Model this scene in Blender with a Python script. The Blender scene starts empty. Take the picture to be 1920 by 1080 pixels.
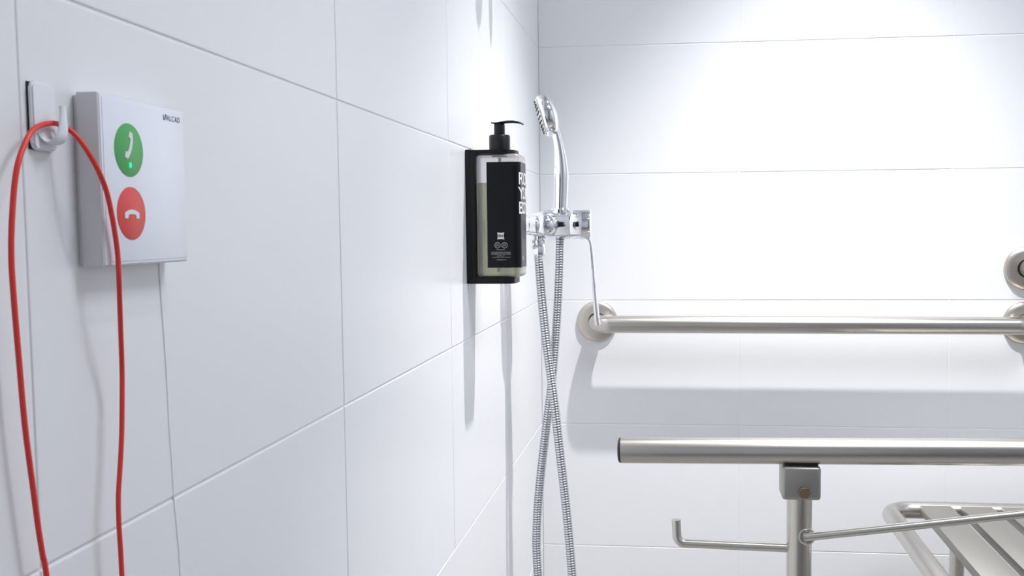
import bpy, bmesh, math, random
from mathutils import Vector, Matrix
random.seed(7)
C = bpy.context.scene
COL = C.collection

# ---------------------------------------------------------------- camera
CAM = Vector((0.27356, -2.00006, 1.00553))
cd = bpy.data.cameras.new('camera'); cam = bpy.data.objects.new('camera', cd); COL.objects.link(cam)
Rm = (Matrix.Rotation(0.112451, 4, 'Z') @ Matrix.Rotation(math.pi/2 - 0.0689862, 4, 'X') @ Matrix.Rotation(-0.008743, 4, 'Z'))
cam.matrix_world = Matrix.Translation(CAM) @ Rm
cd.sensor_fit = 'HORIZONTAL'; cd.sensor_width = 36.0
cd.lens = 1887.122 * 36.0 / 1920.0
cd.shift_x = -(1058.067 - 960) / 1920.0
cd.shift_y = (556.866 - 540) / 1920.0
cd.clip_start = 0.02
cd.dof.use_dof = True; cd.dof.focus_distance = 1.45; cd.dof.aperture_fstop = 48.0
C.camera = cam

# ---------------------------------------------------------------- colour management, world
C.view_settings.view_transform = 'Standard'
C.view_settings.look = 'None'
C.view_settings.gamma = 1.0
C.view_settings.use_curve_mapping = False
C.view_settings.exposure = 0.08
w = bpy.data.worlds.new('world'); C.world = w; w.use_nodes = True
w.node_tree.nodes['Background'].inputs[0].default_value = (0.8, 0.85, 1.0, 1)
w.node_tree.nodes['Background'].inputs[1].default_value = 0.3

# ---------------------------------------------------------------- lamp settings (lamps are built with their fixtures below)
CEIL = 2.35
SPOTS = [  # x, y, power, cone in degrees, blend
    (0.56, -0.50, 190.0, 70, 0.85),
    (0.62, -1.50, 9, 110, 0.9),
    (1.40, -2.2, 8, 100, 0.9),  # unseen fill lamp, added to raise the ambient light
]
SPOT_COL = (1.0, 0.985, 0.97)
FILL_POWER = 17.5
FILL_COL = (0.86, 0.91, 1.0)

# ---------------------------------------------------------------- materials
def mat(name, col, rough=.5, metal=0, **kw):
    m = bpy.data.materials.new(name); m.use_nodes = True
    b = m.node_tree.nodes['Principled BSDF']
    b.inputs['Base Color'].default_value = (*col, 1)
    b.inputs['Roughness'].default_value = rough
    b.inputs['Metallic'].default_value = metal
    for k, v in kw.items():
        b.inputs[k.replace('_', ' ')].default_value = v
    return m
def noise_on(m, scale, target='Roughness', lo=.2, hi=.4, stretch=(1, 1, 1), bump=0):
    nt = m.node_tree; b = nt.nodes['Principled BSDF']
    tc = nt.nodes.new('ShaderNodeTexCoord'); mp = nt.nodes.new('ShaderNodeMapping')
    mp.inputs['Scale'].default_value = stretch
    n = nt.nodes.new('ShaderNodeTexNoise'); n.inputs['Scale'].default_value = scale; n.inputs['Detail'].default_value = 4
    r = nt.nodes.new('ShaderNodeMapRange'); r.inputs['To Min'].default_value = lo; r.inputs['To Max'].default_value = hi
    nt.links.new(tc.outputs['Object'], mp.inputs[0]); nt.links.new(mp.outputs[0], n.inputs['Vector'])
    nt.links.new(n.outputs['Fac'], r.inputs['Value']); nt.links.new(r.outputs[0], b.inputs[target])
    if bump:
        bp = nt.nodes.new('ShaderNodeBump'); bp.inputs['Strength'].default_value = bump; bp.inputs['Distance'].default_value = .001
        nt.links.new(n.outputs['Fac'], bp.inputs['Height']); nt.links.new(bp.outputs[0], b.inputs['Normal'])
    return m
M_tile = noise_on(mat('white_tile', (.83, .838, .855), .3, 0), 9, 'Roughness', .26, .36, bump=.02)
M_grout = mat('grout', (.84, .84, .84), .8)
M_floor = noise_on(mat('floor_tile', (.24, .235, .23), .5), 30, 'Roughness', .4, .6)
M_paint = noise_on(mat('white_paint', (.80, .81, .82), .7), 20, 'Roughness', .65, .75)
M_door = mat('grey_door', (.30, .30, .31), .5)
M_steel = noise_on(mat('satin_steel', (.56, .53, .495), .3, 1), 25, 'Roughness', .25, .28, (.15, 6, 6))
M_flange = noise_on(mat('flange_steel', (.60, .55, .50), .3, 1), 60, 'Roughness', .28, .38, (4, 1, 1))
M_post = noise_on(mat('post_steel', (.63, .60, .54), .3, 1), 25, 'Roughness', .18, .26, (5, 5, .15))
M_rod = mat('rod_steel', (.66, .63, .59), .28, 1)
M_slat = noise_on(mat('seat_steel', (.41, .397, .37), .4, 1), 25, 'Roughness', .46, .54, (5, .15, 5))
M_cast = mat('cast_steel', (.44, .42, .395), .42, 1)
M_bolt = noise_on(mat('bolt_steel', (.26, .21, .14), .4, 1), 500, 'Roughness', .2, .5, bump=1.0)
M_chrome = mat('chrome', (.88, .88, .91), .05, 1)
M_hose = mat('hose_steel', (.74, .75, .78), .16, 1)
M_groove = mat('hose_groove', (.16, .16, .17), .35, 1)
M_black = mat('black_plastic', (.009, .009, .010), .30, 0, Specular_IOR_Level=.35)
M_mblack = mat('black_bracket', (.007, .007, .008), .38, 0, Specular_IOR_Level=.25)
M_cap = mat('black_cap', (.015, .015, .015), .45)
M_gap = mat('dark_gap', (.015, .014, .013), .6)
M_label = mat('black_label', (.004, .005, .007), .30, 0, Specular_IOR_Level=.22)
M_ink = mat('white_ink', (.78, .78, .78), .5)
M_ink2 = mat('grey_ink', (.35, .35, .36), .5)
M_bottle = mat('clear_bottle', (.90, .88, .90), .12, 0, Transmission_Weight=.85, IOR=1.2)
M_liquid = mat('green_liquid', (.50, .53, .26), .12, 0, Transmission_Weight=.85, IOR=1.2)
M_cord = noise_on(mat('red_cord', (.78, .045, .04), .4), 200, 'Roughness', .35, .5)
M_plast = mat('white_plastic', (.86, .87, .92), .4)
M_plast2 = mat('grey_white_plastic', (.74, .74, .76), .45)
M_face = mat('panel_face', (.88, .90, .97), .3)
M_green = mat('green_button', (.09, .42, .12), .45)
M_red = mat('red_button', (.75, .08, .07), .45)
M_logo = mat('logo_grey', (.10, .10, .14), .5)
M_led = mat('led', (.0, .6, .3), .4, 0)
M_led.node_tree.nodes['Principled BSDF'].inputs['Emission Color'].default_value = (0, 1.0, .42, 1)
M_led.node_tree.nodes['Principled BSDF'].inputs['Emission Strength'].default_value = .8
M_nozzle = mat('nozzle_rubber', (.05, .05, .05), .5)
M_spray = mat('spray_face', (.62, .64, .58), .3)
M_white = mat('white_lacquer', (.8, .8, .8), .4)
M_lamp = mat('lamp_glass', (1, 1, 1), .5)
M_lamp.node_tree.nodes['Principled BSDF'].inputs['Emission Color'].default_value = (1, .98, .95, 1)
M_lamp.node_tree.nodes['Principled BSDF'].inputs['Emission Strength'].default_value = 6

# ---------------------------------------------------------------- helpers
def obj(name, bm, m, parent=None, smooth=False, mats=None):
    me = bpy.data.meshes.new(name)
    bmesh.ops.recalc_face_normals(bm, faces=bm.faces) if not bm.faces.layers.int.get('keep') else None
    bm.to_mesh(me); bm.free()
    for q in (mats or [m]): me.materials.append(q)
    if smooth:
        for p in me.polygons: p.use_smooth = True
        try: me.set_sharp_from_angle(angle=math.radians(38))
        except Exception: pass
    o = bpy.data.objects.new(name, me); COL.objects.link(o)
    if parent is not None: o.parent = parent; o.matrix_parent_inverse = parent.matrix_world.inverted()
    return o
def thing(name, label, cat, loc=(0, 0, 0), group=None):
    o = bpy.data.objects.new(name, None); COL.objects.link(o); o.location = loc
    o.matrix_world = Matrix.Translation(loc)
    o['label'] = label; o['category'] = cat
    if group: o['group'] = group
    return o
def tag(o, label, cat, group=None):
    o['label'] = label; o['category'] = cat
    if group: o['group'] = group
    return o
def struct(name, bm, m, mats=None):
    o = obj(name, bm, m, mats=mats); o['kind'] = 'structure'; return o
def box(bm, lo, hi, bev=0, seg=2, M=None, mi=0):
    x0, y0, z0 = lo; x1, y1, z1 = hi
    mid = Vector(((x0+x1)/2, (y0+y1)/2, (z0+z1)/2))
    T = (M or Matrix.Identity(4)) @ Matrix.Translation(mid) @ Matrix.Diagonal((abs(x1-x0), abs(y1-y0), abs(z1-z0), 1))
    r = bmesh.ops.create_cube(bm, size=1, matrix=T)
    vs = r['verts']; fs = {f for v in vs for f in v.link_faces}
    for f in fs: f.material_index = mi
    if bev:
        es = list({e for v in vs for e in v.link_edges})
        bmesh.ops.bevel(bm, geom=es, offset=bev, segments=seg, affect='EDGES', profile=.5)
    return bm
def frame_from(d):
    d = d.normalized(); a = Vector((0, 0, 1)) if abs(d.z) < .9 else Vector((1, 0, 0))
    u = d.cross(a).normalized(); return u, d.cross(u).normalized()
def tube(bm, pts, rad, seg=20, cap=True, mi=0):
    """swept tube through pts; rad is a number or one radius per point; parallel transport"""
    pts = [Vector(p) for p in pts]; n = len(pts)
    rs = rad if isinstance(rad, (list, tuple)) else [rad]*n
    ts = [(pts[min(i+1, n-1)] - pts[max(i-1, 0)]).normalized() for i in range(n)]
    u, v = frame_from(ts[0]); rings = []
    for i in range(n):
        if i:
            q = ts[i-1].rotation_difference(ts[i]); u = q @ u; v = q @ v
        rings.append([bm.verts.new(pts[i] + rs[i]*(math.cos(2*math.pi*k/seg)*u + math.sin(2*math.pi*k/seg)*v)) for k in range(seg)])
    for a, b in zip(rings, rings[1:]):
        for k in range(seg):
            f = bm.faces.new((a[k], a[(k+1) % seg], b[(k+1) % seg], b[k])); f.material_index = mi
    if cap:
        for r in (rings[0], rings[-1]):
            f = bm.faces.new(r); f.material_index = mi
    return bm
def fillet(pts, r, n=10):
    """polyline with rounded corners"""
    pts = [Vector(p) for p in pts]; out = [pts[0]]
    for a, b, c in zip(pts, pts[1:], pts[2:]):
        d1 = (a-b).normalized(); d2 = (c-b).normalized(); ang = d1.angle(d2)
        t = r / math.tan(ang/2); p1 = b + d1*t; p2 = b + d2*t
        cen = b + (d1+d2).normalized() * (r / math.sin(ang/2))
        e1 = p1-cen; e2 = p2-cen; th = e1.angle(e2)
        for i in range(n+1):
            f = i/n; out.append(cen + (math.sin((1-f)*th)*e1 + math.sin(f*th)*e2)/math.sin(th))
    out.append(pts[-1]); return out
def spline(pts, step):
    """Catmull-Rom resampled at even steps"""
    P = [Vector(p) for p in pts]; P = [2*P[0]-P[1]] + P + [2*P[-1]-P[-2]]; dense = []
    for i in range(1, len(P)-2):
        a, b, c, d = P[i-1:i+3]
        for k in range(24):
            t = k/24
            dense.append(.5*((2*b)+(c-a)*t+(2*a-5*b+4*c-d)*t*t+(3*b-a-3*c+d)*t**3))
    dense.append(P[-2]); out = [dense[0]]; acc = 0
    for a, b in zip(dense, dense[1:]):
        L = (b-a).length; pos = step-acc
        while pos <= L: out.append(a+(b-a)*(pos/L)); pos += step
        acc = (acc+L) % step if pos > L else 0
        acc = L-(pos-step)
    return out
def lathe(bm, prof, origin, axis, seg=32, mi=0, squash=None):
    """prof = [(radius, height along axis)]"""
    origin = Vector(origin); ax = Vector(axis).normalized(); u, v = frame_from(ax); rings = []
    for r, h in prof:
        if r < 1e-6: rings.append([bm.verts.new(origin+ax*h)]); continue
        rings.append([bm.verts.new(origin + ax*h + r*(math.cos(2*math.pi*k/seg)*u + math.sin(2*math.pi*k/seg)*v)) for k in range(seg)])
    for a, b in zip(rings, rings[1:]):
        for k in range(seg):
            k2 = (k+1) % seg
            if len(a) == 1 and len(b) == 1: continue
            if len(a) == 1: f = bm.faces.new((a[0], b[k], b[k2]))
            elif len(b) == 1: f = bm.faces.new((a[k], a[k2], b[0]))
            else: f = bm.faces.new((a[k], a[k2], b[k2], b[k]))
            f.material_index = mi
    for r in (rings[0], rings[-1]):
        if len(r) > 1: bm.faces.new(r).material_index = mi
    return bm
def prism(bm, poly, M, h, mi=0):
    """extruded polygon, poly in local xy, height along local z"""
    a = [bm.verts.new(M @ Vector((x, y, 0))) for x, y in poly]; b = [bm.verts.new(M @ Vector((x, y, h))) for x, y in poly]
    bm.faces.new(a[::-1]).material_index = mi; bm.faces.new(b).material_index = mi
    for i in range(len(a)):
        j = (i+1) % len(a); bm.faces.new((a[i], a[j], b[j], b[i])).material_index = mi
    return bm
def text_geo(s, size, ext=0, align='LEFT', spacing=1.0, offset=0):
    cu = bpy.data.curves.new('t', 'FONT'); cu.body = s; cu.size = size; cu.extrude = ext; cu.align_x = align
    cu.space_character = spacing; cu.offset = offset; cu.resolution_u = 3
    o = bpy.data.objects.new('t', cu); COL.objects.link(o)
    dg = bpy.context.evaluated_depsgraph_get(); me = bpy.data.meshes.new_from_object(o.evaluated_get(dg))
    vs = [v.co.copy() for v in me.vertices]; fs = [tuple(p.vertices) for p in me.polygons]
    bpy.data.objects.remove(o); bpy.data.curves.remove(cu); bpy.data.meshes.remove(me)
    return vs, fs
def add_geo(bm, geo, fn, mi=0):
    vs, fs = geo; V = [bm.verts.new(fn(v)) for v in vs]
    for f in fs:
        try: bm.faces.new([V[i] for i in f]).material_index = mi
        except ValueError: pass
def basis(o, ex, ey, ez):
    m = Matrix.Identity(4)
    for i, e in enumerate((ex, ey, ez)):
        e = Vector(e)
        for k in range(3): m[k][i] = e[k]
    for k in range(3): m[k][3] = o[k]
    return m

# ================================================================ THE ROOM
RX, FY = 1.95, -2.75                      # right wall, wall behind the camera
TW, TH, J = 0.3992, 0.25, 0.0013
def tiled_wall(name, us, z0, z1, place, extra=()):
    """real tiles: each a pillow-edged slab, proud of a grout bed. place(u, z, out) -> world point"""
    bm = bmesh.new(); rnd = random.Random(name); D = .0006
    u0, u1 = us[0], us[-1]
    q = [bm.verts.new(place(u, z, 0)) for u, z in ((u0, z0), (u1, z0), (u1, z1), (u0, z1))]
    bm.faces.new(q).material_index = 1
    q2 = [bm.verts.new(place(u, z, -.1)) for u, z in ((u0, z0), (u1, z0), (u1, z1), (u0, z1))]
    bm.faces.new(q2[::-1]).material_index = 1
    for i in range(4): bm.faces.new((q[i], q[(i+1) % 4], q2[(i+1) % 4], q2[i])).material_index = 1
    zs = [z0]; k = math.floor((z0-.86)/TH)+1
    while .86+k*TH < z1-1e-6: zs.append(.86+k*TH); k += 1
    zs.append(z1)
    for za, zb in zip(zs, zs[1:]):
        cuts = list(us)
        for (uc, zl, zh) in extra:
            if za > zl-.02 and zb < zh+.02: cuts = sorted(cuts+[uc])
        for ua, ub in zip(cuts, cuts[1:]):
            if abs(ub-ua) < 3*J: continue
            g = J/2 + rnd.uniform(-.0002, .0003)
            a0, a1 = (ua+g, ub-g) if ub > ua else (ua-g, ub+g)
            b0, b1 = za+g, zb-g
            sg = 1 if a1 > a0 else -1; c = .0011
            o4 = [(a0, b0), (a1, b0), (a1, b1), (a0, b1)]
            m4 = [(a0+sg*c*.35, b0+c*.35), (a1-sg*c*.35, b0+c*.35), (a1-sg*c*.35, b1-c*.35), (a0+sg*c*.35, b1-c*.35)]
            i4 = [(a0+sg*c, b0+c), (a1-sg*c, b0+c), (a1-sg*c, b1-c), (a0+sg*c, b1-c)]
            t = [rnd.uniform(0, .00035) for _ in range(4)]
            A = [bm.verts.new(place(u, z, 0)) for u, z in o4]
            B = [bm.verts.new(place(u, z, D*.75+t[i])) for i, (u, z) in enumerate(m4)]
            T = [bm.verts.new(place(u, z, D+t[i])) for i, (u, z) in enumerate(i4)]
            bm.faces.new(T)
            for L1, L2 in ((A, B), (B, T)):
                for i in range(4): bm.faces.new((L1[i], L1[(i+1) % 4], L2[(i+1) % 4], L2[i]))
    o = struct(name, bm, None, [M_tile, M_grout]); return o
PR = .0006
bx = [0.0] + [k*TW-.006 for k in range(1, 5)] + [RX]
tiled_wall('wall_back', bx, 0, CEIL, lambda u, z, o: Vector((u, PR-o, z)))
ly = [0.0] + [-(k*TW+.006) for k in range(1, 7)] + [FY]
tiled_wall('wall_left', ly, 0, CEIL, lambda u, z, o: Vector((o-PR, u, z)))
tiled_wall('wall_right', ly, 0, CEIL, lambda u, z, o: Vector((RX-o, u, z)))
bm = bmesh.new(); box(bm, (-.1, FY-.1, 0), (RX+.1, FY, CEIL)); struct('wall_front', bm, M_paint)
bm = bmesh.new(); box(bm, (-.1, FY-.1, -.1), (RX+.1, .1, 0)); struct('floor', bm, M_floor)
bm = bmesh.new(); box(bm, (-.1, FY-.1, CEIL), (RX+.1, .1, CEIL+.1)); struct('ceiling', bm, M_paint)
bm = bmesh.new(); box(bm, (.75, FY, 0), (1.6, FY+.035, 2.05), .003)
o = struct('added_door_1', bm, M_door)  # unseen door, added dark so the chrome picks up dark reflections
bm = bmesh.new(); tube(bm, fillet([(.82, FY+.035, 1.02), (.82, FY+.08, 1.02), (.94, FY+.08, 1.02)], .012, 6), .009, 14)
obj('door_handle', bm, M_steel, o, True)

# ---------------------------------------------------------------- lamps in the ceiling
def spot_fixture(i, x, y, p, cone, blend):
    names = ['recessed round ceiling downlight above the grab bars', 'recessed round ceiling downlight nearer the left wall', 'added unseen fill lamp, built as a round downlight nearer the right wall']
    t = thing('ceiling_downlight', names[i], 'ceiling light', (x, y, CEIL), 'ceiling downlights')
    bm = bmesh.new(); lathe(bm, [(.034, -.002), (.034, -.006), (.048, -.006), (.050, -.003), (.050, 0), (.034, 0)], (x, y, CEIL), (0, 0, 1)); obj('trim_ring', bm, M_white, t, True)
    bm = bmesh.new(); lathe(bm, [(0, -.0015), (.034, -.0015), (.034, 0), (0, 0)], (x, y, CEIL), (0, 0, 1)); obj('lamp_glass', bm, M_lamp, t)
    l = bpy.data.lights.new('downlight', 'SPOT'); l.energy = p; l.spot_size = math.radians(cone); l.spot_blend = blend
    l.shadow_soft_size = .02; l.color = SPOT_COL
    lo = bpy.data.objects.new('downlight_lamp', l); COL.objects.link(lo); lo.parent = t
    lo.location = (0, 0, -.03)
for i, s in enumerate(SPOTS): spot_fixture(i, *s)
t = thing('fill_panel_light', 'added unseen fill light, a square flat panel on the ceiling', 'ceiling light', (1.15, -1.15, CEIL))  # soft fill, an unseen panel added to lift the room's ambient light
bm = bmesh.new(); box(bm, (.83, -1.47, CEIL-.012), (1.47, -.83, CEIL), .002); obj('fill_panel_frame', bm, M_white, t)
l = bpy.data.lights.new('panel', 'AREA'); l.shape = 'SQUARE'; l.size = .6; l.energy = FILL_POWER; l.color = FILL_COL
lo = bpy.data.objects.new('fill_panel_lamp', l); COL.objects.link(lo); lo.parent = t; lo.location = (0, 0, -.014)

# ================================================================ RED CORD, HOOK, CALL PANEL
RP = [(.0062, -1.5835, 1.0519), (.0095, -1.5813, 1.0493), (.0125, -1.5796, 1.045), (.0152, -1.5772, 1.0388), (.0165, -1.5728, 1.0315), (.0165, -1.5678, 1.0234), (.0165, -1.5646, 1.0138), (.0165, -1.5622, 1.004), (.0165, -1.5607, .9942), (.0165, -1.5605, .9843), (.014, -1.5564, .9691), (.012, -1.5531, .9536), (.010, -1.5499, .9379), (.010, -1.551, .9227), (.010, -1.5525, .9075), (.010, -1.555, .8926), (.010, -1.5572, .8804), (.010, -1.5577, .8676), (.010, -1.5572, .8546), (.010, -1.5569, .8402), (.010, -1.556, .80), (.011, -1.558, .70), (.012, -1.565, .60)]
LP = [(.0058, -1.5891, 1.0523), (.0062, -1.5991, 1.0502), (.007, -1.6065, 1.0464), (.0075, -1.6128, 1.0393), (.008, -1.6171, 1.0325), (.008, -1.6197, 1.0239), (.008, -1.6217, 1.0131), (.008, -1.6231, 1.0024), (.008, -1.6236, .9918), (.008, -1.6232, .9789), (.008, -1.6225, .9658), (.008, -1.6217, .9527), (.008, -1.6208, .9373), (.008, -1.6197, .9238), (.008, -1.618, .9101), (.008, -1.6162, .8962), (.008, -1.6144, .8822), (.008, -1.6124, .8701), (.008, -1.6103, .8591), (.008, -1.604, .80), (.009, -1.592, .70), (.011, -1.578, .62), (.012, -1.570, .595)]
bm = bmesh.new(); tube(bm, spline(LP[::-1]+RP, .002), .00118, 12)
tag(obj('pull_cord', bm, M_cord, None, True), 'red emergency pull cord looped over the small white wall hook', 'cord')

bm = bmesh.new()
tube(bm, spline([(.0002, -1.4940, .9915), (.0002, -1.4930, .9696), (.0002, -1.4913, .9466), (.0002, -1.4901, .9233), (.0002, -1.4895, .9), (.0002, -1.4881, .8792), (.0002, -1.4871, .8598), (.0002, -1.4850, .8398), (.0002, -1.4832, .8147), (.0002, -1.483, .70), (.0002, -1.484, .10)], .005), .00055, 8)
tag(obj('panel_cable', bm, M_plast, None, True), 'thin white line of cable running down the tiles from the call panel', 'cable')

t = thing('adhesive_hook', 'small white adhesive wall hook holding the red cord', 'hook', (0, -1.590, 1.055))
bm = bmesh.new(); box(bm, (0.0001, -1.5981, 1.0407), (.0007, -1.5815, 1.0693), .0002, 2); obj('adhesive_pad', bm, M_cap, t)
bm = bmesh.new()
oct_ = [(-.0082, -.0145+.002), (-.0065, -.0145), (.0065, -.0145), (.0082, -.0125), (.0082, .0125), (.0065, .0145), (-.0062, .0145), (-.0082, .0122)]
prism(bm, oct_, basis((.0005, -1.590, 1.055), (0, 1, 0), (0, 0, 1), (1, 0, 0)), .0026)
bmesh.ops.bevel(bm, geom=list(bm.edges), offset=.0007, segments=2, affect='EDGES')
obj('base_plate', bm, M_plast, t, True)
bm = bmesh.new()
# prong: leaves the plate low, sweeps out and turns up in front of the cord
path = spline([(.0025, -1.590, 1.0500), (.0040, -1.5895, 1.0455), (.0065, -1.589, 1.0440), (.0090, -1.5885, 1.0462), (.0098, -1.588, 1.0510), (.0098, -1.588, 1.0600)], .0008)
prev = None
for i, p in enumerate(path):
    f = i/(len(path)-1); wv = .0050*(1-f)**1.3+.0017; th = .0011
    tg = (path[min(i+1, len(path)-1)]-path[max(i-1, 0)]).normalized(); nn = tg.cross(Vector((0, 1, 0))).normalized()
    ring = [bm.verts.new(p+Vector((0, wv*math.cos(a), 0))+nn*th*math.sin(a)) for a in [2*math.pi*k/16 for k in range(16)]]
    if prev:
        for k in range(16): bm.faces.new((prev[k], prev[(k+1) % 16], ring[(k+1) % 16], ring[k]))
    else: bm.faces.new(ring)
    prev = ring
bm.faces.new(prev)
obj('prong', bm, M_plast, t, True)

t = thing('call_panel', 'white square emergency call panel with green and red phone buttons', 'call panel', (0, -1.526, 1.029))
bm = bmesh.new(); box(bm, (.0001, -1.5648, .9905), (.0022, -1.4880, 1.0678), .0004); obj('back_plate', bm, M_plast2, t)
bm = bmesh.new(); box(bm, (.0020, -1.5658, .9893), (.0126, -1.4868, 1.0690), .0007, 3); obj('housing', bm, M_plast2, t, True)
bm = bmesh.new(); box(bm, (.0120, -1.5651, .9900), (.0131, -1.4875, 1.0683), .0004, 2); obj('front_plate', bm, M_face, t, True)
bm = bmesh.new(); box(bm, (.0128, -1.5636, .9914), (.0134, -1.4890, 1.0669), .0002, 2); obj('glass_face', bm, M_face, t, True)
XF = .0134
def disc(y, z, r, m, name, par):
    bm = bmesh.new(); lathe(bm, [(0, 0), (r, 0), (r, .00022), (r*.99, .0003), (0, .0003)], (XF-.0001, y, z), (1, 0, 0), 48); return obj(name, bm, m, par, True)
g = disc(-1.5424, 1.0441, .0127, M_green, 'answer_button', t); g['label'] = 'round green button with a white upright phone handset'
r_ = disc(-1.5422, 1.0140, .0127, M_red, 'hang_up_button', t); r_['label'] = 'round red button with a white lying phone handset'
def handset(cy, cz, L, ang, name, par):
    """telephone handset outline: curved grip with two ear pieces"""
    top = []; n = 14
    for i in range(n+1):
        u = -1+2*i/n; top.append((u*L, .36*L*(1-u*u*.72)))
    pts = top + [(L*1.0, -.30*L), (L*.58, -.30*L), (L*.52, -.05*L)]
    for i in range(1, 8):
        u = .5-i/8; pts.append((u*L, -.02*L+.03*L*(1-4*u*u)))
    pts += [(-L*.52, -.05*L), (-L*.58, -.30*L), (-L*1.0, -.30*L)]
    ca, sa = math.cos(ang), math.sin(ang)
    poly = [(x*ca-y*sa, x*sa+y*ca) for x, y in pts]
    bm = bmesh.new(); prism(bm, poly, basis((XF+.0001, cy, cz), (0, 1, 0), (0, 0, 1), (1, 0, 0)), .0003)
    return obj(name, bm, M_white, par)
handset(-1.5422, 1.0463, .0066, math.radians(-112), 'handset_symbol', g)
handset(-1.5420, 1.0136, .0064, 0, 'handset_symbol', r_)
bm = bmesh.new(); lathe(bm, [(0, 0), (.0009, 0), (.0009, .0004), (0, .0005)], (XF+.0001, -1.5421, 1.0370), (1, 0, 0), 20)
for v in bm.verts: v.co.z = 1.0370+(v.co.z-1.0370)*1.5
o = obj('indicator_light', bm, M_led, g); o['label'] = 'glowing green indicator light'
bm = bmesh.new()
B = basis((XF+.00005, -1.5052, 1.0620), (0, 1, 0), (0, 0, 1), (1, 0, 0))
add_geo(bm, text_geo('ALCAD', .0040, .00006, offset=0, spacing=1.08), lambda v: B @ v)
B2 = basis((XF+.00005, -1.5088, 1.0620), (0, 1, 0), (0, 0, 1), (1, 0, 0))
prism(bm, [(0, .0026), (.0005, .0026), (.0007, .0006), (.0013, .0006), (.0022, .0030), (.0027, .0030), (.0017, 0), (.0003, 0)], B2, .00012)
prism(bm, [(.0026, .0004), (.0030, .0004), (.0034, .0030), (.0030, .0030)], B2, .00012)
obj('maker_mark', bm, M_logo, t)
bm = bmesh.new(); lathe(bm, [(0, 0), (.0006, 0), (.0006, .0002), (0, .0002)], (XF, -1.5625, .9922), (1, 0, 0), 12); obj('screw_cover', bm, M_plast2, t)

# ================================================================ SOAP BOTTLE IN ITS BRACKET
YN = -.7115; YC = -.682
t = thing('bottle_bracket', 'black wall bracket clamping the soap bottle at neck and base', 'bracket', (0, YC, 1.02))
bm = bmesh.new(); box(bm, (.0001, YN, .9330), (.0080, -.6525, 1.1072), .0015, 2); obj('back_plate', bm, M_mblack, t, True)
bm = bmesh.new()
def rrect(x0, x1, y0, y1, r, n=8):
    pts = []
    for cx, cy, a0 in ((x1-r, y0+r, -90), (x1-r, y1-r, 0)):
        for i in range(n+1):
            a = math.radians(a0+90*i/n); pts.append((cx+r*math.cos(a), cy+r*math.sin(a)))
    return [(x0, y0)] + pts + [(x0, y1)]
I4 = lambda z: Matrix.Translation((0, 0, z))
prism(bm, rrect(.006, .0625, YN+.0003, -.6528, .012), I4(.9331), .0080); bmesh.ops.bevel(bm, geom=[e for e in bm.edges if abs((e.verts[0].co-e.verts[1].co).z) < 1e-6], offset=.0008, segments=2, affect='EDGES')
obj('bottom_shelf', bm, M_mblack, t, True)
bm = bmesh.new(); prism(bm, rrect(.006, .0645, YN+.0012, -.6538, .020), I4(1.1020), .0045); bmesh.ops.bevel(bm, geom=[e for e in bm.edges if abs((e.verts[0].co-e.verts[1].co).z) < 1e-6], offset=.0006, segments=2, affect='EDGES')
obj('neck_clamp', bm, M_mblack, t, True)
bm = bmesh.new(); box(bm, (.006, -.7112, .9400), (.0128, -.7080, 1.1030), .0008, 2); obj('side_rim', bm, M_mblack, t, True)

HX, HY, CR = .0300, .0280, .0090; BXc = .0415
def perim(s, off=0):
    """point on the bottle's rounded-rectangle outline; s=0 at the middle of the near side, running +X then round the front"""
    hx, hy, r = HX, HY, CR; a = hx-r; b = hy-r; q = math.pi/2*r
    segs = [a, q, 2*b, q, 2*a, q, 2*b, q, a]; tot = sum(segs); s = s % tot
    cur = s
    for i, L in enumerate(segs):
        if cur <= L or i == 8: break
        cur -= L
    if i == 0: p, n = (cur, -hy), (0, -1)
    elif i == 1: th = -math.pi/2+cur/r; p, n = (a+r*math.cos(th), -b+r*math.sin(th)), (math.cos(th), math.sin(th))
    elif i == 2: p, n = (hx, -b+cur), (1, 0)
    elif i == 3: th = cur/r; p, n = (a+r*math.cos(th), b+r*math.sin(th)), (math.cos(th), math.sin(th))
    elif i == 4: p, n = (a-cur, hy), (0, 1)
    elif i == 5: th = math.pi/2+cur/r; p, n = (-a+r*math.cos(th), b+r*math.sin(th)), (math.cos(th), math.sin(th))
    elif i == 6: p, n = (-hx, b-cur), (-1, 0)
    elif i == 7: th = math.pi+cur/r; p, n = (-a+r*math.cos(th), -b+r*math.sin(th)), (math.cos(th), math.sin(th))
    else: p, n = (-a+cur, -hy), (0, -1)
    return Vector((BXc+p[0]+n[0]*off, YC+p[1]+n[1]*off, 0))
TOT = 4*(HX-CR)+4*(HY-CR)+2*math.pi*CR
N = 72
def shell(bm, z0, z1, off, rz, flip=False, mi=0):
    rings = []; lev = []
    for i in range(7): a = math.pi/2*i/6; lev.append((z0+rz*(1-math.cos(a)), off-rz*(1-math.sin(a))))
    for i in range(7): a = math.pi/2*(1-i/6); lev.append((z1-rz*(1-math.cos(a)), off-rz*(1-math.sin(a))))
    for z, o in lev:
        rings.append([bm.verts.new(perim(TOT*k/N, o)+Vector((0, 0, z))) for k in range(N)])
    for a, b in zip(rings, rings[1:]):
        for k in range(N):
            f = (a[k], a[(k+1) % N], b[(k+1) % N], b[k]); bm.faces.new(f[::-1] if flip else f).material_index = mi
    bm.faces.new(rings[0] if flip else rings[0][::-1]); bm.faces.new(rings[-1][::-1] if flip else rings[-1])
t = thing('soap_bottle', 'clear pump bottle with black label and green liquid soap, held in black bracket', 'soap bottle', (BXc, YC, .9412))
def raw(name, bm, m, parent):
    bm.faces.layers.int.new('keep'); return obj(name, bm, m, parent, True)
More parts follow.
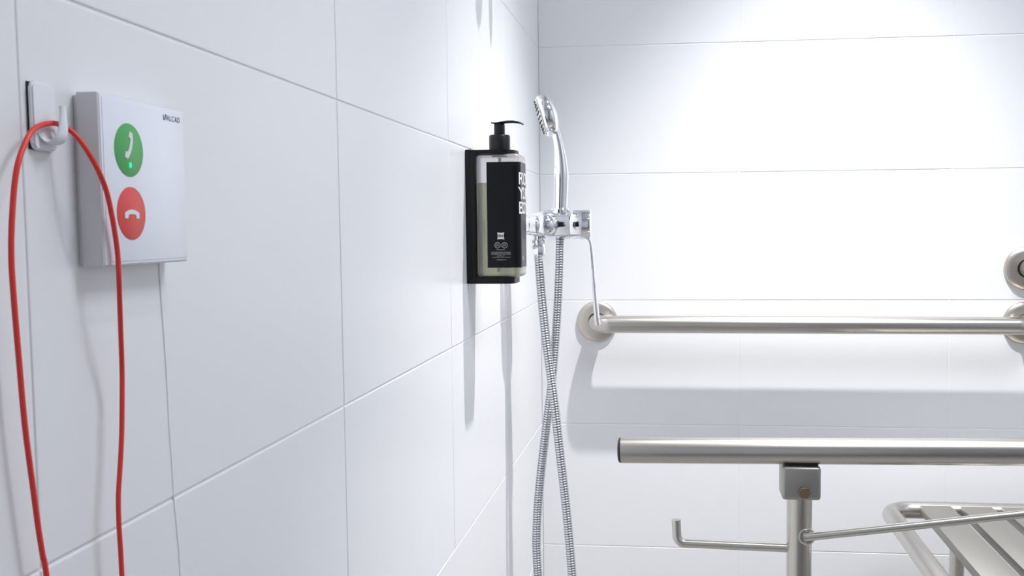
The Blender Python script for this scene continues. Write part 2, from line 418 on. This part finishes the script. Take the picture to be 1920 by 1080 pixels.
bm = bmesh.new(); shell(bm, .9412, 1.1015, 0, .0055); shell(bm, .9427, 1.1000, -.0013, .0045, True); raw('bottle_body', bm, M_bottle, t)
bm = bmesh.new(); shell(bm, .9430, 1.0645, -.0016, .0042); raw('liquid_soap', bm, M_liquid, t)
# label wraps near side, front and far side
bm = bmesh.new(); s0 = .0281-BXc; s1 = s0+(TOT/2+2*0)-2*s0*0; s1 = (2*(HX-CR)+0)*0 + (HX-CR)+math.pi*CR+2*(HY-CR)+(.0459-.0281)+ (HX-CR)
s1 = (HX-CR)+math.pi*CR+2*(HY-CR)+(HX-CR)+(BXc-.0281)
n = 90; prev = None
for i in range(n+1):
    s = s0+(s1-s0)*i/n
    col = [bm.verts.new(perim(s, o)+Vector((0, 0, z))) for o, z in ((.0001, .9542), (.0004, .9542), (.0004, 1.0906), (.0001, 1.0906))]
    if prev:
        for k in range(4): bm.faces.new((prev[k], col[k], col[(k+1) % 4], prev[(k+1) % 4]))
    else: bm.faces.new(col)
    prev = col
bm.faces.new(prev[::-1])
lab = obj('label', bm, M_label, t, True)
bm = bmesh.new()
for i, (s, zb) in enumerate((('ROCK', 1.0617), ('YOUR', 1.0428), ('BODY', 1.0238))):
    def wrap(v, zb=zb):
        return perim(.0272+v.x*.84, .0009+v.z)+Vector((0, 0, zb+v.y))
    geo = text_geo(s, .0228, .0001, offset=.0001, spacing=.92)
    tb = bmesh.new(); add_geo(tb, geo, lambda v: v); bmesh.ops.triangulate(tb, faces=tb.faces)
    for k in range(1, 90): bmesh.ops.bisect_plane(tb, geom=tb.verts[:]+tb.edges[:]+tb.faces[:], plane_co=(k*.0009, 0, 0), plane_no=(1, 0, 0))
    tb.verts.index_update(); add_geo(bm, ([v.co.copy() for v in tb.verts], [tuple(v.index for v in f.verts) for f in tb.faces]), wrap); tb.free()
def dotw(s, z, r):
    c = [bm.verts.new(perim(s+r*math.cos(a), .0007)+Vector((0, 0, z+1.6*r*math.sin(a)))) for a in [2*math.pi*k/10 for k in range(10)]]; bm.faces.new(c)
obj('front_lettering', bm, M_ink, lab)
bm = bmesh.new(); dotw(.0430, .9660, .0016); obj('printed_dot', bm, M_ink, lab)
# back-of-pack print on the near side
LB = lambda x, z: basis((x, YC-HY-.0004, z), (1, 0, 0), (0, 0, 1), (0, -1, 0))
bm = bmesh.new(); h = .0046; pil = []
for (xa, ya), (xb, yb) in (((-h, -h), (h, -h)), ((h, -h), (h, h)), ((h, h), (-h, h)), ((-h, h), (-h, -h))):
    for k in range(8):
        f = k/8; x = xa+(xb-xa)*f; y = ya+(yb-ya)*f; d = 1-.13*4*f*(1-f); pil.append((x*d, y*d) if abs(xb-xa) < 1e-9 and False else ((x, y*d) if ya == yb else (x*d, y)))
prism(bm, pil, LB(.0457, .9953), .0001); pl = obj('pillow_emblem', bm, M_ink, lab)
bm = bmesh.new(); add_geo(bm, text_geo('ibis', .0052, .00005, 'CENTER', offset=.0001), lambda v: LB(.0457, .9940) @ (v+Vector((0, 0, .00018)))); obj('emblem_lettering', bm, M_label, pl)
bm = bmesh.new()
for cx in (.0413, .0505):
    n = 20; B = LB(cx, .9832)
    for k in range(n):
        a = 2*math.pi*k/n; a2 = 2*math.pi*(k+.7)/n
        prism(bm, [(.0030*math.cos(a), .0030*math.sin(a)), (.0041*math.cos(a), .0041*math.sin(a)), (.0041*math.cos(a2), .0041*math.sin(a2)), (.0030*math.cos(a2), .0030*math.sin(a2))], B, .0001)
    for k in range(3):
        prism(bm, [(-.0021, -.0016+k*.0013), (.0019, -.0012+k*.0013), (.0019, -.0007+k*.0013), (-.0021, -.0011+k*.0013)], B, .0001)
obj('round_emblems', bm, M_ink2, lab)
bm = bmesh.new(); rnd = random.Random(3)
def line(z, x0, x1, hh=.00075):
    x = x0
    while x < x1:
        wd = rnd.choice([.0006, .0009, .0005, .0011]); B = LB(x, z); prism(bm, [(0, 0), (wd, 0), (wd, hh*rnd.uniform(.7, 1.1)), (0, hh)], B, .0001); x += wd+rnd.choice([.0003, .0003, .0008])
line(.9768, .0400, .0512, .0010)
for z, a, b in ((.9738, .0332, .0585), (.9725, .0330, .0585), (.9711, .0328, .0592), (.9690, .0405, .0500), (.9672, .0345, .0575), (.9640, .0395, .0530)): line(z, a, b)
obj('small_print', bm, M_ink2, lab)
PC = (.0408, YC)
bm = bmesh.new(); lathe(bm, [(.0105, 1.099), (.0105, 1.1062), (.0137, 1.1062), (.0139, 1.1075), (.0139, 1.1255), (.0130, 1.1272), (.0078, 1.1276), (.0078, 1.1272)], (*PC, 0), (0, 0, 1), 40)
obj('pump_collar', bm, M_black, t, True)
bm = bmesh.new(); lathe(bm, [(.0060, 1.124), (.0072, 1.1276), (.0072, 1.1405), (.0060, 1.1420), (0, 1.142)], (*PC, 0), (0, 0, 1), 32)
# spout: flat lever, thin tail on the wall side, arched nose outwards
prev = None; sp = [(.0302, 1.1437, .0030, .0010), (.0330, 1.1432, .0052, .0010), (.0380, 1.1428, .0066, .0014), (.0450, 1.1438, .0066, .0018), (.0520, 1.1446, .0056, .0017), (.0590, 1.1446, .0046, .0016), (.0660, 1.1436, .0040, .0014), (.0700, 1.1424, .0036, .0013), (.0728, 1.1411, .0032, .0012)]
for x, z, wy, th in sp:
    ring = [bm.verts.new((x, YC+wy*math.cos(a), z+th*math.sin(a)*(1 if math.sin(a) > 0 else 1.2))) for a in [2*math.pi*k/14 for k in range(14)]]
    if prev:
        for k in range(14): bm.faces.new((prev[k], prev[(k+1) % 14], ring[(k+1) % 14], ring[k]))
    else: bm.faces.new(ring)
    prev = ring
bm.faces.new(prev)
obj('pump_head', bm, M_black, t, True)
bm = bmesh.new(); tube(bm, [(BXc-.0007, YC, 1.098), (BXc-.001, YC, 1.03), (BXc-.003, YC, .948)], .0022, 10); obj('dip_tube', bm, M_plast, t, True)

# ================================================================ SHOWER MIXER
MY, MZ = -.42, 1.0098
t = thing('shower_mixer', 'chrome single-lever shower mixer tap on the tiled wall behind the soap bottle', 'shower mixer', (0, MY, MZ))
bm = bmesh.new()
# barrel lying along the wall, tapered to its ends
prof = []
for i in range(25):
    u = -1+2*i/24; prof.append((.0205*(1-abs(u)**4)**.5+.0001, u*.046))
lathe(bm, prof, (.0690, MY, MZ), (0, 1, 0), 48)
obj('mixer_body', bm, M_chrome, t, True)
bm = bmesh.new()
lathe(bm, [(0, .030), (.0150, .030), (.0175, .040), (.0210, .056), (.0228, .068), (.0235, .078), (.0235, .1005), (.0224, .1015), (0, .1015)], (0, MY, MZ), (1, 0, 0), 48)
obj('cartridge_housing', bm, M_chrome, t, True)
bm = bmesh.new(); lathe(bm, [(0, .1008), (.0230, .1008), (.0230, .1060), (.0212, .1068), (0, .1068)], (0, MY, MZ), (1, 0, 0), 48); obj('trim_ring', bm, M_chrome, t, True)
bm = bmesh.new()
prof = [(0, .1062), (.0220, .1062), (.0230, .1080), (.0230, .1340), (.0220, .1378), (.0195, .1394), (0, .1398)]
lathe(bm, prof, (0, MY, MZ), (1, 0, 0), 48)
for v in bm.verts:   # sloped shoulder of the lever hub
    if v.co.x < .112 and v.co.z > MZ+.006: v.co.x += (v.co.z-MZ-.006)*.30
hub = obj('lever_hub', bm, M_chrome, t, True)
bm = bmesh.new(); prev = None
lev = spline([(.1280, MY, MZ-.0205), (.1355, MY, MZ-.0235), (.1385, MY, MZ-.034), (.1408, MY, .950), (.1435, MY, .905), (.1468, MY, .862), (.1478, MY, .8495)], .004)
for i, p in enumerate(lev):
    f = i/(len(lev)-1); wy = .0105+.002*math.sin(f*math.pi)-(.004 if f > .97 else 0); th = .0026+.0016*f
    if i == 0: th = .002
    tg = (lev[min(i+1, len(lev)-1)]-lev[max(i-1, 0)]).normalized(); nn = Vector((-tg.z, 0, tg.x)).normalized()
    ring = [bm.verts.new(p+Vector((0, wy*math.copysign(abs(math.cos(a))**.6, math.cos(a)), 0))+nn*th*math.copysign(abs(math.sin(a))**.7, math.sin(a))) for a in [2*math.pi*k/20 for k in range(20)]]
    if prev:
        for k in range(20): bm.faces.new((prev[k], prev[(k+1) % 20], ring[(k+1) % 20], ring[k]))
    else: bm.faces.new(ring)
    prev = ring
bm.faces.new(prev)
obj('lever', bm, M_chrome, t, True)
for sy in (-1, 1):
    bm = bmesh.new(); yy = MY+sy*.034
    lathe(bm, [(0, .0001), (.026, .0001), (.0265, .003), (.024, .009), (.018, .0125), (.011, .013), (0, .013)], (0, yy, MZ), (1, 0, 0), 40); obj('wall_rosette', bm, M_chrome, t, True)
    bm = bmesh.new(); lathe(bm, [(0, .010), (.0100, .010), (.0100, .026), (.0118, .027), (.0122, .034), (.0110, .0345), (.0110, .036), (.0128, .0365), (.0136, .046), (.0124, .0465), (.0124, .048), (.0142, .0485), (.0150, .057), (0, .057)], (0, yy, MZ), (1, 0, 0), 40); obj('union', bm, M_chrome, t, True)
bm = bmesh.new(); lathe(bm, [(0, .9930), (.0075, .9930), (.0078, .9865), (.0105, .9855), (.0108, .9815), (.0080, .9805), (.0078, .9780), (0, .9780)][::-1], (.0562, MY-.006, 0), (0, 0, 1), 32); obj('hose_outlet', bm, M_chrome, t, True)
# cradle on top of the body that carries the hand shower
bm = bmesh.new(); lathe(bm, [(.0118, 1.0260), (.0150, 1.0262), (.0152, 1.0335), (.0140, 1.0350), (.0118, 1.0350)], (.0900, MY, 0), (0, 0, 1), 32); obj('shower_holder', bm, M_chrome, t, True)

# ---- hose with helical ribs
HA = [(.0562, -.4265, .950), (.0610, -.433, .894), (.0675, -.436, .8268), (.0742, -.439, .7764), (.0808, -.442, .7261), (.0886, -.442, .6496), (.0949, -.442, .5899), (.1011, -.442, .5212), (.1064, -.442, .4478)]
HB = [(.0891, -.42, .9875), (.0868, -.42, .9269), (.0828, -.42, .8591), (.077, -.42, .7908), (.0714, -.42, .7393), (.0621, -.42, .6702), (.0536, -.42, .6006), (.0487, -.42, .5481), (.0464, -.42, .4955), (.0484, -.42, .4382)]
t = thing('shower_hose', 'ribbed chrome shower hose crossing itself as it hangs below the mixer', 'shower hose', (.056, -.426, .95))
path = spline([(.0555, -.4262, .962)]+HA+[(.1085, -.440, .38), (.100, -.436, .325), (.078, -.431, .305), (.057, -.426, .328), (.0500, -.422, .38)]+HB[::-1]+[(.0893, -.42, .997)], .0004)
rad = [.0061+.0013*abs(math.sin(math.pi*i/10))**.7 for i in range(len(path))]
bm = bmesh.new(); tube(bm, path, rad, 16)
bm.faces.ensure_lookup_table()
for fi, f in enumerate(bm.faces):
    if fi//16 % 10 in (0, 9): f.material_index = 1
obj('ribbed_tube', bm, None, t, True, [M_hose, M_groove])
bm = bmesh.new(); lathe(bm, [(0, .9785), (.0092, .9785), (.0100, .9760), (.0100, .9640), (.0085, .9610), (.0068, .9600), (.0064, .9440), (0, .9440)][::-1], (.0560, -.4260, 0), (0, 0, 1), 8); obj('hose_nut', bm, M_chrome, t, True)

# ---- hand shower
t = thing('hand_shower', 'chrome hand shower standing upright on the mixer, head tilted to the wall', 'hand shower', (.090, MY, 1.03))
bm = bmesh.new()
hp = spline([(.0900, MY, .992), (.0905, MY, 1.036), (.0915, MY, 1.063), (.0920, MY, 1.090), (.0905, MY, 1.118), (.0868, MY, 1.142), (.0812, MY, 1.163), (.0745, MY, 1.180)], .003)
def hr(z): 
    K = [(.99, .0078), (1.02, .0100), (1.036, .0108), (1.09, .0116), (1.118, .0092), (1.142, .0068), (1.163, .0068), (1.19, .0085)]
    for (a, b), (c, d) in zip(K, K[1:]):
        if z <= c: f = max(0, (z-a)/(c-a)); return b+(d-b)*f
    return .008
tube(bm, hp, [hr(p.z) for p in hp], 28)
obj('handle', bm, M_chrome, t, True)
nrm = Vector((-.945, -.17, -.285)).normalized(); HC = Vector((.0632, MY, 1.1790))
bm = bmesh.new()
lathe(bm, [(0, -.002), (.0305, -.002), (.0325, 0), (.0332, .003), (.0332, .0110), (.0318, .0140), (.0270, .0175), (.018, .0215), (.008, .0235), (0, .0238)], HC, -nrm, 48)
obj('shower_head', bm, M_chrome, t, True)
bm = bmesh.new(); lathe(bm, [(0, 0), (.0290, 0), (.0290, .0022), (.0275, .0030), (0, .0030)], HC+nrm*.0015, nrm, 40)
u, v = frame_from(nrm)
for rr, cnt in ((.008, 6), (.0145, 12), (.0205, 18), (.0258, 22)):
    for k in range(cnt):
        a = 2*math.pi*k/cnt; lathe(bm, [(.0011, 0), (.0009, .0016), (0, .0016)], HC+nrm*.0044+u*rr*math.cos(a)+v*rr*math.sin(a), nrm, 8, 1)
obj('spray_face', bm, None, t, True, [M_spray, M_nozzle])

# ================================================================ GRAB BARS
def flange(x, z, par):
    bm = bmesh.new(); lathe(bm, [(.0178, .0001), (.0405, .0001), (.0408, .0020), (.0400, .0050), (.0380, .0072), (.0300, .0088), (.0178, .0092), (.0178, .006)], (x, 0, z), (0, -1, 0), 56)
    f = obj('wall_flange', bm, M_flange, par, True)
    bm = bmesh.new(); lathe(bm, [(0, .0002), (.0180, .0002), (.0180, .0070), (0, .0070)], (x, 0, z), (0, -1, 0), 40); obj('flange_gap', bm, M_gap, f)
G = .0168; YB = -.058
t = thing('grab_bar', 'long satin steel grab bar level on the back wall behind the mixer lever', 'grab bar', (.1138, 0, .8175), 'steel grab bars on the back wall')
zz = .8172
bm = bmesh.new(); tube(bm, fillet([(.1150, -.001, zz), (.1150, YB, zz), (.9300, YB, zz-.0012), (.9300, -.001, zz-.0012)], .030, 12), G, 32); obj('bar_tube', bm, M_steel, t, True)
flange(.1138, .8180, t); flange(.9307, .8160, t)
t = thing('grab_bar', 'upper steel grab bar at the right edge, only its round flange and end in view', 'grab bar', (.9314, 0, .9204), 'steel grab bars on the back wall')
bm = bmesh.new(); tube(bm, fillet([(.9330, -.001, .9204), (.9330, YB, .9204), (1.55, YB, .9204), (1.55, -.001, .9204)], .030, 12), G, 32); obj('bar_tube', bm, M_steel, t, True)
flange(.9314, .9204, t); flange(1.5500, .9204, t)

# ================================================================ FREESTANDING RAIL
t = thing('support_rail', 'horizontal steel support rail with black end cap, clamped on a steel post', 'support rail', (.44, -.602, 0))
A = Vector((.1945, -.6, .6917)); Bv = Vector((1.25, -.6465, .7145)); RR = .0181
Dr = (Bv-A).normalized()
bm = bmesh.new(); tube(bm, [A, Bv], RR, 40); obj('rail_tube', bm, M_post if False else M_steel, t, True)
bm = bmesh.new(); lathe(bm, [(0, -.0042), (.0150, -.0042), (.0172, -.0030), (.0179, -.0006), (.0181, .0003), (0, .0003)], A, Dr, 40); obj('end_cap', bm, M_cap, t, True)
bm = bmesh.new(); lathe(bm, [(0, -.0042), (.0150, -.0042), (.0172, -.0030), (.0179, -.0006), (.0181, .0003), (0, .0003)], Bv, -Dr, 40); obj('end_cap', bm, M_cap, t, True)
def post(x, y, ztop):
    zr = ztop
    bm = bmesh.new(); tube(bm, [(x, y, 0.0), (x, y, zr)], .0172, 36); obj('post', bm, M_post, t, True)
    bm = bmesh.new(); lathe(bm, [(0, 0), (.032, 0), (.032, .003), (.0185, .004), (.0185, .0175), (0, .0175)], (x, y, 0), (0, 0, 1), 32); obj('foot', bm, M_cap, t, True)
    # clamp: a folded steel box gripping the post under the rail
    bm = bmesh.new(); box(bm, (x-.0258, y-.0235, zr-.0400), (x+.0262, y+.0235, zr+.0062), .0045, 3)
    c = obj('clamp', bm, M_cast, t, True)
    bm = bmesh.new(); box(bm, (x-.0225, y-.0150, zr+.0050), (x+.0230, y+.0150, zr+.0115), .001, 1); obj('saddle_pad', bm, M_cap, t)
    bm = bmesh.new(); lathe(bm, [(0, 0), (.0086, 0), (.0086, .0045), (.0078, .0055), (0, .0055)], (x+.0035, y-.0234, zr-.0285), (0, -1, 0), 6)
    obj('bolt', bm, M_bolt, c)
PX, PY = .4405, -.6030
post(PX, PY, .6720)
x2 = 1.14; p2 = A+Dr*((x2-A.x)/Dr.x); post(x2, p2.y, p2.z-RR-.0068)
bm = bmesh.new(); tube(bm, fillet([(.2712, -.600, .5940), (.2726, -.600, .5606), (PX-.013, -.602, .5585)], .0115, 8), .0064, 20); obj('coat_hook', bm, M_rod, t, True)
bm = bmesh.new(); z0r = .5790
tube(bm, [(PX+.005, PY-.0160, z0r), (x2-.01, p2.y-.012, z0r+.1525*(x2-.01-PX))], .0056, 20); obj('brace_rod', bm, M_rod, t, True)
bm = bmesh.new(); lathe(bm, [(0, 0), (.0120, 0), (.0120, .0020), (.0108, .0026), (.0098, .0020), (.0095, .0008), (.0070, .0008), (.0068, .0030), (0, .0030)], (PX+.0085, PY-.0140, z0r+.0010), (.15, -1, 0), 28); obj('rod_collar', bm, M_rod, t, True)

# ================================================================ SHOWER SEAT
t = thing('shower_bench', 'slatted steel shower seat with a rounded tube frame at the lower right', 'shower seat', (.88, -.33, 0))
x0, x1, y0, y1, zs = .6580, 1.1120, -.560, -.1150, .480
bm = bmesh.new(); R0 = .042; loop = []
for cx, cy, a0 in ((x0+R0, y1-R0, 180), (x1-R0, y1-R0, 90), (x1-R0, y0+R0, 0), (x0+R0, y0+R0, -90)):
    for i in range(9): a = math.radians(a0-90*i/8); loop.append(Vector((cx+R0*math.cos(a), cy+R0*math.sin(a), zs)))
n = len(loop); seg = 28; rings = []
for i in range(n):
    tg = (loop[(i+1) % n]-loop[i-1]).normalized(); u = Vector((0, 0, 1)); v = tg.cross(u)
    rings.append([bm.verts.new(loop[i]+.0158*(math.cos(2*math.pi*k/seg)*u+math.sin(2*math.pi*k/seg)*v)) for k in range(seg)])
for i in range(n):
    a, b = rings[i], rings[(i+1) % n]
    for k in range(seg): bm.faces.new((a[k], a[(k+1) % seg], b[(k+1) % seg], b[k]))
obj('seat_frame', bm, M_rod, t, True)
for i in range(5):
    sx = .7140+.0715*i
    bm = bmesh.new(); box(bm, (sx, y0+.004, .4760), (sx+.0560, y1+.0135, .4915), .0012, 2); obj('seat_slat', bm, M_slat, t, True)
for lx, ly_ in ((.757, -.215), (1.013, -.215), (.757, -.470), (1.013, -.470)):
    bm = bmesh.new(); tube(bm, [(lx, ly_, 0), (lx, ly_, .4762)], .0125, 24); obj('leg', bm, M_post, t, True)

# ================================================================ SHADOW CASTER ABOVE THE BOTTLE (unseen hook shape, added for the shadows it throws)
t = thing('hook_shadow_caster', 'unseen two-pronged shadow caster added high on the left wall above the soap bottle', 'shadow caster', (0, -.56, 1.43))
bm = bmesh.new(); box(bm, (.0001, -.640, 1.412), (.007, -.490, 1.448), .002, 2); obj('back_plate', bm, M_plast, t, True)
for yc, wd, ln in ((-.592, .026, .078), (-.513, .014, .082)):
    bm = bmesh.new(); prev = None; n = 16
    for i in range(n+1):
        f = i/n; x = .004+ln*f; wy = wd*math.sqrt(max(.004, 1-f**4)); th = .0035*math.sqrt(max(.02, 1-f**6)); z = 1.428+.004*f*f
        ring = [bm.verts.new((x, yc+wy*math.cos(a), z+th*math.sin(a))) for a in [2*math.pi*k/20 for k in range(20)]]
        if prev:
            for k in range(20): bm.faces.new((prev[k], prev[(k+1) % 20], ring[(k+1) % 20], ring[k]))
        else: bm.faces.new(ring)
        prev = ring
    bm.faces.new(prev); obj('prong', bm, M_plast, t, True)
